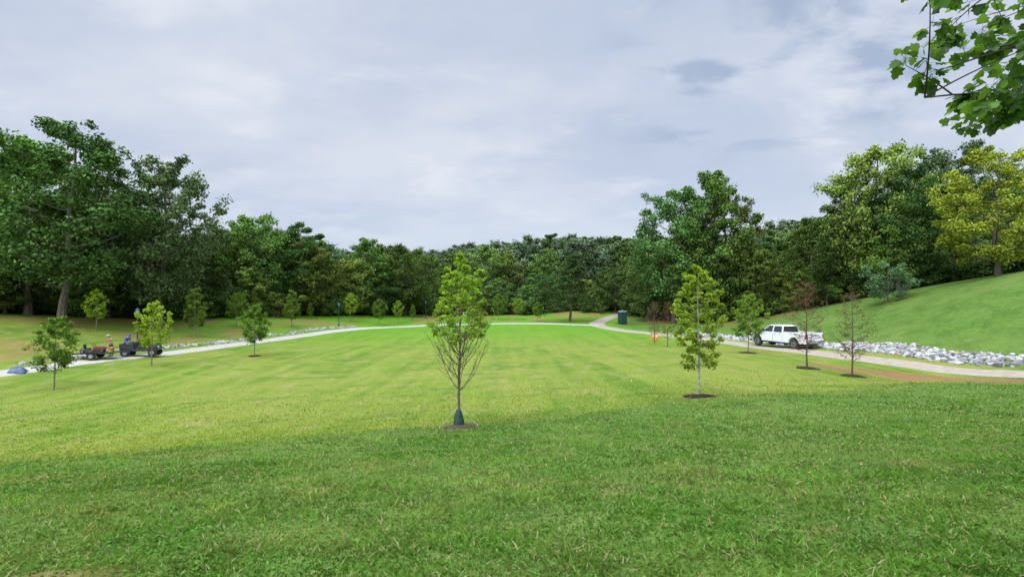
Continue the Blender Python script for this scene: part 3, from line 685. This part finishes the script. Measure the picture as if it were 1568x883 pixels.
# ------------------------------------------------------------ people
def person(name,x,y,rz,J,shirt,pants,hat,zo=0):
    E_=[('pelvis','waist'),('waist','chest'),('chest','neck'),('neck','skull')]
    for s in 'LR': E_+=[('chest','sh'+s),('sh'+s,'el'+s),('el'+s,'wr'+s),('wr'+s,'ha'+s),('pelvis','hip'+s),('hip'+s,'kn'+s),('kn'+s,'an'+s),('an'+s,'to'+s)]
    names=list(J.keys()); ix={n:i for i,n in enumerate(names)}
    me=bpy.data.meshes.new(name); me.from_pydata([J[n][0] for n in names],[(ix[a],ix[b]) for a,b in E_],[])
    o=link(bpy.data.objects.new(name+'_tmp',me)); sk=o.modifiers.new('s','SKIN'); o.modifiers.new('u','SUBSURF').levels=2
    if not me.skin_vertices:
        bpy.context.view_layer.objects.active=o; bpy.ops.mesh.customdata_skin_add()
    for i,n in enumerate(names):
        r=J[n][1]; me.skin_vertices[0].data[i].radius=(r,r) if not isinstance(r,tuple) else r
    me.skin_vertices[0].data[ix['pelvis']].use_root=True
    dg=bpy.context.evaluated_depsgraph_get(); m2=bpy.data.meshes.new_from_object(o.evaluated_get(dg)); bpy.data.objects.remove(o)
    mats=[simple(name+'_shirt',shirt,.8,0,.15),simple(name+'_trousers',pants,.85,0,.15),simple('skin',(.42,.24,.16),.6),M_black,simple(name+'_hat',hat,.8)]
    m2.materials.clear()
    for m in mats: m2.materials.append(m)
    P={n:np.array(J[n][0]) for n in names}
    reg={'waist':0,'chest':0,'shL':0,'shR':0,'elL':0,'elR':0,'neck':2,'skull':2,'wrL':2,'wrR':2,'haL':2,'haR':2,'pelvis':1,'hipL':1,'hipR':1,'knL':1,'knR':1,'anL':1,'anR':1,'toL':3,'toR':3}
    def segd(p,a,b):
        t=np.clip(np.dot(p-a,b-a)/(np.dot(b-a,b-a)+1e-9),0,1); return np.linalg.norm(p-(a+t*(b-a))),t
    for f in m2.polygons:
        c=np.array(f.center); best=1e9
        for a,b in E_:
            d,t=segd(c,P[a],P[b])
            if d<best: best=d; mi=reg[a] if t<.5 else reg[b]
        f.material_index=mi; f.use_smooth=True
    E=empty(name,(x,y,H1(x,y)+zo),rz)
    b=link(bpy.data.objects.new('body',m2)); b.parent=E
    hx=np.array(J['skull'][0])
    bm=bmesh.new(); bmesh.ops.create_uvsphere(bm,u_segments=16,v_segments=10,radius=.118)
    for v in bm.verts: v.co.z=max(v.co.z*.9,.0); v.co+=Vector(hx)+Vector((0,0,.03))
    part('hat_crown',bm,mats[4],E,0,True)
    cyl('hat_brim',tuple(hx+[.0,.06,.025]),tuple(hx+[0,.06,.037]),.13,mats[4],E)
    cyl('nose',tuple(hx+[0,.09,-.02]),tuple(hx+[0,.125,-.03]),.014,mats[2],E,.01,8)
    for sx_ in(-1,1):
        cyl('eye',tuple(hx+[sx_*.035,.088,.005]),tuple(hx+[sx_*.035,.10,.005]),.010,M_black,E,seg=8)
        cyl('ear',tuple(hx+[sx_*.09,0,-.01]),tuple(hx+[sx_*.11,0,-.01]),.028,mats[2],E,.02,10)
        h=np.array(J['ha'+('L' if sx_<0 else 'R')][0])
        for fi in range(4): cyl('finger',tuple(h+[(fi-1.5)*.018,.01,0]),tuple(h+[(fi-1.5)*.02,.045,-.05+.006*abs(fi-1.5)]),.010,mats[2],E,.007,8)
        cyl('thumb',tuple(h+[-sx_*.03,0,.01]),tuple(h+[-sx_*.055,.03,-.02]),.011,mats[2],E,.008,8)
    return E
def standing(bend=0.,arm=.5):
    c,s=math.cos(bend),math.sin(bend)
    def up(x,y,z):
        zz=z-.95; return (x,y*c+zz*s,.95-y*s+zz*c)
    J={'pelvis':((0,0,.95),(.15,.11)),'waist':(up(0,0,1.12),(.14,.10)),'chest':(up(0,0,1.36),(.17,.115)),'neck':(up(0,.01,1.52),.055),'skull':(up(0,.03,1.68),.10)}
    for n,k in(('L',-1),('R',1)):
        J['sh'+n]=(up(k*.19,0,1.44),.06); e=up(k*.25,.05,1.17); J['el'+n]=(e,.045)
        w=(e[0]-k*.03,e[1]+.22*arm+.02,e[2]-.20+.12*arm); J['wr'+n]=(w,.032); J['ha'+n]=((w[0],w[1]+.07*arm,w[2]-.07),.03)
        J['hip'+n]=((k*.10,0,.88),.095); J['kn'+n]=((k*.12,.04,.48),.062); J['an'+n]=((k*.13,-.01,.08),.045); J['to'+n]=((k*.15,.17,.045),.04)
    return J
# ------------------------------------------------------------ maintenance vehicles on the left path
def wheel(E,x,y,z,r,w): 
    s=1 if y>0 else -1
    cyl('tire',(x,y-w/2,z),(x,y+w/2,z),r,M_tire,E,seg=24,bevel=.02); cyl('rim',(x,y+s*w/2,z),(x,y+s*(w/2+.015),z),r*.5,M_rim,E,seg=16)
def trailer(x,y,rz):
    E=empty('utility_trailer',(x,y,H1(x,y)+.06),rz); dk=simple('trailer_frame',(.03,.03,.032),.6,0,.2)
    box('deck',-1.3,1.3,-.7,.7,.42,.50,simple('deck_wood',(.16,.11,.07),.9,0,.3,12),E,.01)
    for s in(-1,1):
        box('side_rail_low',-1.3,1.3,*sorted([s*.70,s*.74]),.44,.54,dk,E,.005); box('side_rail_top',-1.3,1.3,*sorted([s*.70,s*.74]),.76,.80,dk,E,.005)
        for xx in(-1.28,-.45,.45,1.24): box('rail_post',xx,xx+.04,*sorted([s*.703,s*.737]),.54,.76,dk,E,0)
        wheel(E,-.1,s*.86,.28,.28,.18); prism('mudguard',[(-.45,.45),(-.36,.60),(.16,.60),(.25,.45),(.20,.45),(.13,.57),(-.33,.57),(-.40,.45)],*sorted([s*.76,s*.97]),dk,E,.005)
    prism('drawbar',[(1.3,.42),(2.1,.40),(2.1,.46),(1.3,.49)],-.05,.05,dk,E,.005)
    prism('mower_hood',[(-.2,.62),(.5,.62),(.52,.80),(.42,.92),(-.2,.96)],-.24,.24,M_redp,E,.04); box('mower_deck',-1.0,-.1,-.45,.45,.56,.70,M_black,E,.05,.06,.06)
    box('mower_seat',-.75,-.45,-.2,.2,.72,.84,M_black,E,.03); box('mower_seat_back',-.84,-.75,-.2,.2,.80,1.14,M_black,E,.03)
    cyl('handle',(-.1,.2,.9),(-.35,.2,1.2),.02,M_black,E); cyl('handle',(-.1,-.2,.9),(-.35,-.2,1.2),.02,M_black,E)
    for xx,yy in((.35,.24),(.35,-.24),(-.8,.42),(-.8,-.42)): wheel(E,xx,yy,.64,.14,.10)
    cyl('fuel_can',(.85,.3,.5),(.85,.3,.86),.15,M_or,E,.13,16,.02); cyl('bucket',(.95,-.3,.5),(.95,-.3,.85),.13,simple('yellow_bucket',(.5,.32,.05),.5),E,.16,16)
    return E
def utv(x,y,rz):
    E=empty('utility_vehicle',(x,y,H1(x,y)+.06),rz); dk=simple('dark_paint',(.03,.035,.04),.35,0,.1)
    prism('body',[(-1.35,.45),(1.2,.45),(1.35,.62),(1.25,.85),(.75,.95),(.55,.62),(-.3,.62),(-.35,.80),(-1.35,.80)],-.62,.62,dk,E,.03)
    for s in(-1,1): box('cargo_side',-1.35,-.38,*sorted([s*.57,s*.62]),.80,1.05,dk,E,.01)
    box('tailgate',-1.37,-1.33,-.6,.6,.80,1.05,dk,E,.01); box('seat',-.30,.12,-.5,.5,.62,.80,M_black,E,.04); box('backrest',-.34,-.24,-.5,.5,.82,1.2,M_black,E,.03)
    for s in(-1,1):
        wheel(E,-.95,s*.56,.31,.31,.22); wheel(E,.95,s*.56,.31,.31,.22); cyl('headlight',(1.3,s*.4,.74),(1.34,s*.4,.74),.08,M_chrome,E)
    cyl('steering_wheel',(.42,.25,.98),(.44,.25,1.0),.17,M_black,E); cyl('cargo_bin',(-.85,0,.8),(-.85,0,1.2),.25,simple('grey_bin',(.14,.14,.15),.6),E,.28)
    return E
trailer(W(150,39.5),39.5,math.radians(20)); utv(W(214,41.5),41.8,math.radians(15))
person('worker',W(171,41.0),41.0,2.8,standing(.25,.9),(.38,.25,.14),(.05,.06,.09),(.5,.42,.3),.0)
person('worker',W(193,42.5),42.5,-1.8,standing(.55,1.),(.06,.16,.42),(.09,.08,.07),(.06,.1,.25),.0)
def tarp(x,y):
    m=MB(); n=22; A=np.linspace(0,2*math.pi,n,endpoint=False); V=[]
    for k,hh in zip([1.,.92,.7,.45,.2,.02],[0,.14,.30,.38,.42,.42]):
        r=k*.45*(1+.12*np.sin(A*4+k*3)+.06*np.sin(A*9)); xx=x+r*1.3*np.cos(A); yy=y+r*np.sin(A); V.append(np.c_[xx,yy,HT(xx,yy)+hh+.03*np.sin(A*6+k*9)])
    ii=np.arange(6*n).reshape(6,n); jj=np.roll(ii,-1,1); m.add(np.concatenate(V),np.stack([ii[:-1],jj[:-1],jj[1:],ii[1:]],-1).reshape(-1,4),0)
    link(bpy.data.objects.new('tarp_covered_pile',m.mesh('tarp',[simple('blue_tarp',(.06,.10,.18),.4,0,.3,6)],True)))
tarp(W(28,34.2),34.2)
def sign(x,y):
    E=empty('trail_sign',(x,y,H1(x,y))); cyl('post',(0,0,0),(0,0,1.2),.04,M_post,E); box('panel',-.35,.35,-.03,.0,.95,1.5,M_white,E,.01)
sign(W(712,92),92)

# ------------------------------------------------------------ world
w=bpy.data.worlds.new('World'); scene.world=w; w.use_nodes=True; nt=w.node_tree; nt.nodes.clear(); N=nt.nodes; Lk=nt.links
out=N.new('ShaderNodeOutputWorld'); bg=N.new('ShaderNodeBackground'); bg2=N.new('ShaderNodeBackground')
sky=N.new('ShaderNodeTexSky'); sky.sky_type='NISHITA'; sky.sun_disc=False
SUN=Vector((-.35,-.55,.76)).normalized()
sky.sun_elevation=math.asin(SUN.z); sky.sun_rotation=math.atan2(SUN.x,SUN.y)
Lk.new(sky.outputs[0],bg.inputs[0]); bg.inputs[1].default_value=.1
tc=N.new('ShaderNodeTexCoord'); sp=N.new('ShaderNodeSeparateXYZ'); Lk.new(tc.outputs['Generated'],sp.inputs[0])
def mth(op,a,b=None):
    n=N.new('ShaderNodeMath'); n.operation=op
    for i,v in enumerate((a,b)):
        if v is None: continue
        if isinstance(v,(int,float)): n.inputs[i].default_value=v
        else: Lk.new(v,n.inputs[i])
    return n.outputs[0]
zc=mth('MAXIMUM',sp.outputs[2],0.0); den=mth('ADD',zc,.22)
cb=N.new('ShaderNodeCombineXYZ'); Lk.new(mth('DIVIDE',sp.outputs[0],den),cb.inputs[0]); Lk.new(mth('DIVIDE',sp.outputs[1],den),cb.inputs[1])
def wn(scale,det,off,rough=.55,dist=0.):
    mp=N.new('ShaderNodeMapping'); mp.inputs['Location'].default_value=off; mp.inputs['Scale'].default_value=(1,1.4,1); mp.inputs['Rotation'].default_value=(0,0,.35); Lk.new(cb.outputs[0],mp.inputs[0])
    n=N.new('ShaderNodeTexNoise'); n.inputs['Scale'].default_value=scale; n.inputs['Detail'].default_value=det; n.inputs['Roughness'].default_value=rough; n.inputs['Distortion'].default_value=dist
    Lk.new(mp.outputs[0],n.inputs['Vector']); return n.outputs[0]
def wmr(x,a0,a1,b0,b1,sm=True):
    n=N.new('ShaderNodeMapRange'); n.interpolation_type='SMOOTHSTEP' if sm else 'LINEAR'
    for i,v in enumerate((a0,a1,b0,b1)): n.inputs[i+1].default_value=v
    Lk.new(x,n.inputs[0]); return n.outputs[0]
def wmix(f,c1,c2):
    n=N.new('ShaderNodeMix'); n.data_type='RGBA'; Lk.new(f,n.inputs[0])
    for k,c in((6,c1),(7,c2)):
        if isinstance(c,tuple): n.inputs[k].default_value=(*c,1)
        else: Lk.new(c,n.inputs[k])
    return n.outputs[2]
c=wmix(wmr(wn(.9,6,(3,1,0)),.36,.66,0,1),(.57,.645,.80),(.74,.79,.89))
c=wmix(wmr(wn(2.0,7,(7,4,0),.5,.3),.50,.74,0,.65),c,(.90,.93,.99))
gap=mth('MULTIPLY',wmr(wn(2.9,6,(1.3,9.2,0),.5,.4),.46,.62,0,.85),mth('MULTIPLY',wmr(sp.outputs[0],.10,.34,.0,1),wmr(sp.outputs[2],.20,.32,0,1)))
c=wmix(gap,c,(.38,.475,.65))
c=wmix(wmr(zc,0,.26,.8,0),c,(.66,.745,.88))
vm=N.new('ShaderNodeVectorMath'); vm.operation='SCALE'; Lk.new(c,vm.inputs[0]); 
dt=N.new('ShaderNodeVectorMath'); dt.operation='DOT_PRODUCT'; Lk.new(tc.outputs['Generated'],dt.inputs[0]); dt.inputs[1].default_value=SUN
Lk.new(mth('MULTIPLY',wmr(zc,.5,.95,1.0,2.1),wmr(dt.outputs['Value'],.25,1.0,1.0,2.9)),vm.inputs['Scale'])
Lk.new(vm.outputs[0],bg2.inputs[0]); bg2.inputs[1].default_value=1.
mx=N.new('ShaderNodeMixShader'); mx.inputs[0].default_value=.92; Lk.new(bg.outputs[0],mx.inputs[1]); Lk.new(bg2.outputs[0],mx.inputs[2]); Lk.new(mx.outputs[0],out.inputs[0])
sd=bpy.data.lights.new('sun','SUN'); sd.energy=1.3; sd.angle=math.radians(20); sd.color=(1,.96,.88)
so=link(bpy.data.objects.new('sun',sd)); so.rotation_euler=SUN.to_track_quat('Z','Y').to_euler(); so.location=(0,0,60)
# ------------------------------------------------------------ camera
cd=bpy.data.cameras.new('camera'); cd.lens=18; cd.sensor_width=36; cd.clip_end=3000; cd.clip_start=.05
co=link(bpy.data.objects.new('camera',cd)); co.location=(0,0,5.0); co.rotation_euler=(math.radians(90.66),0,0); scene.camera=co
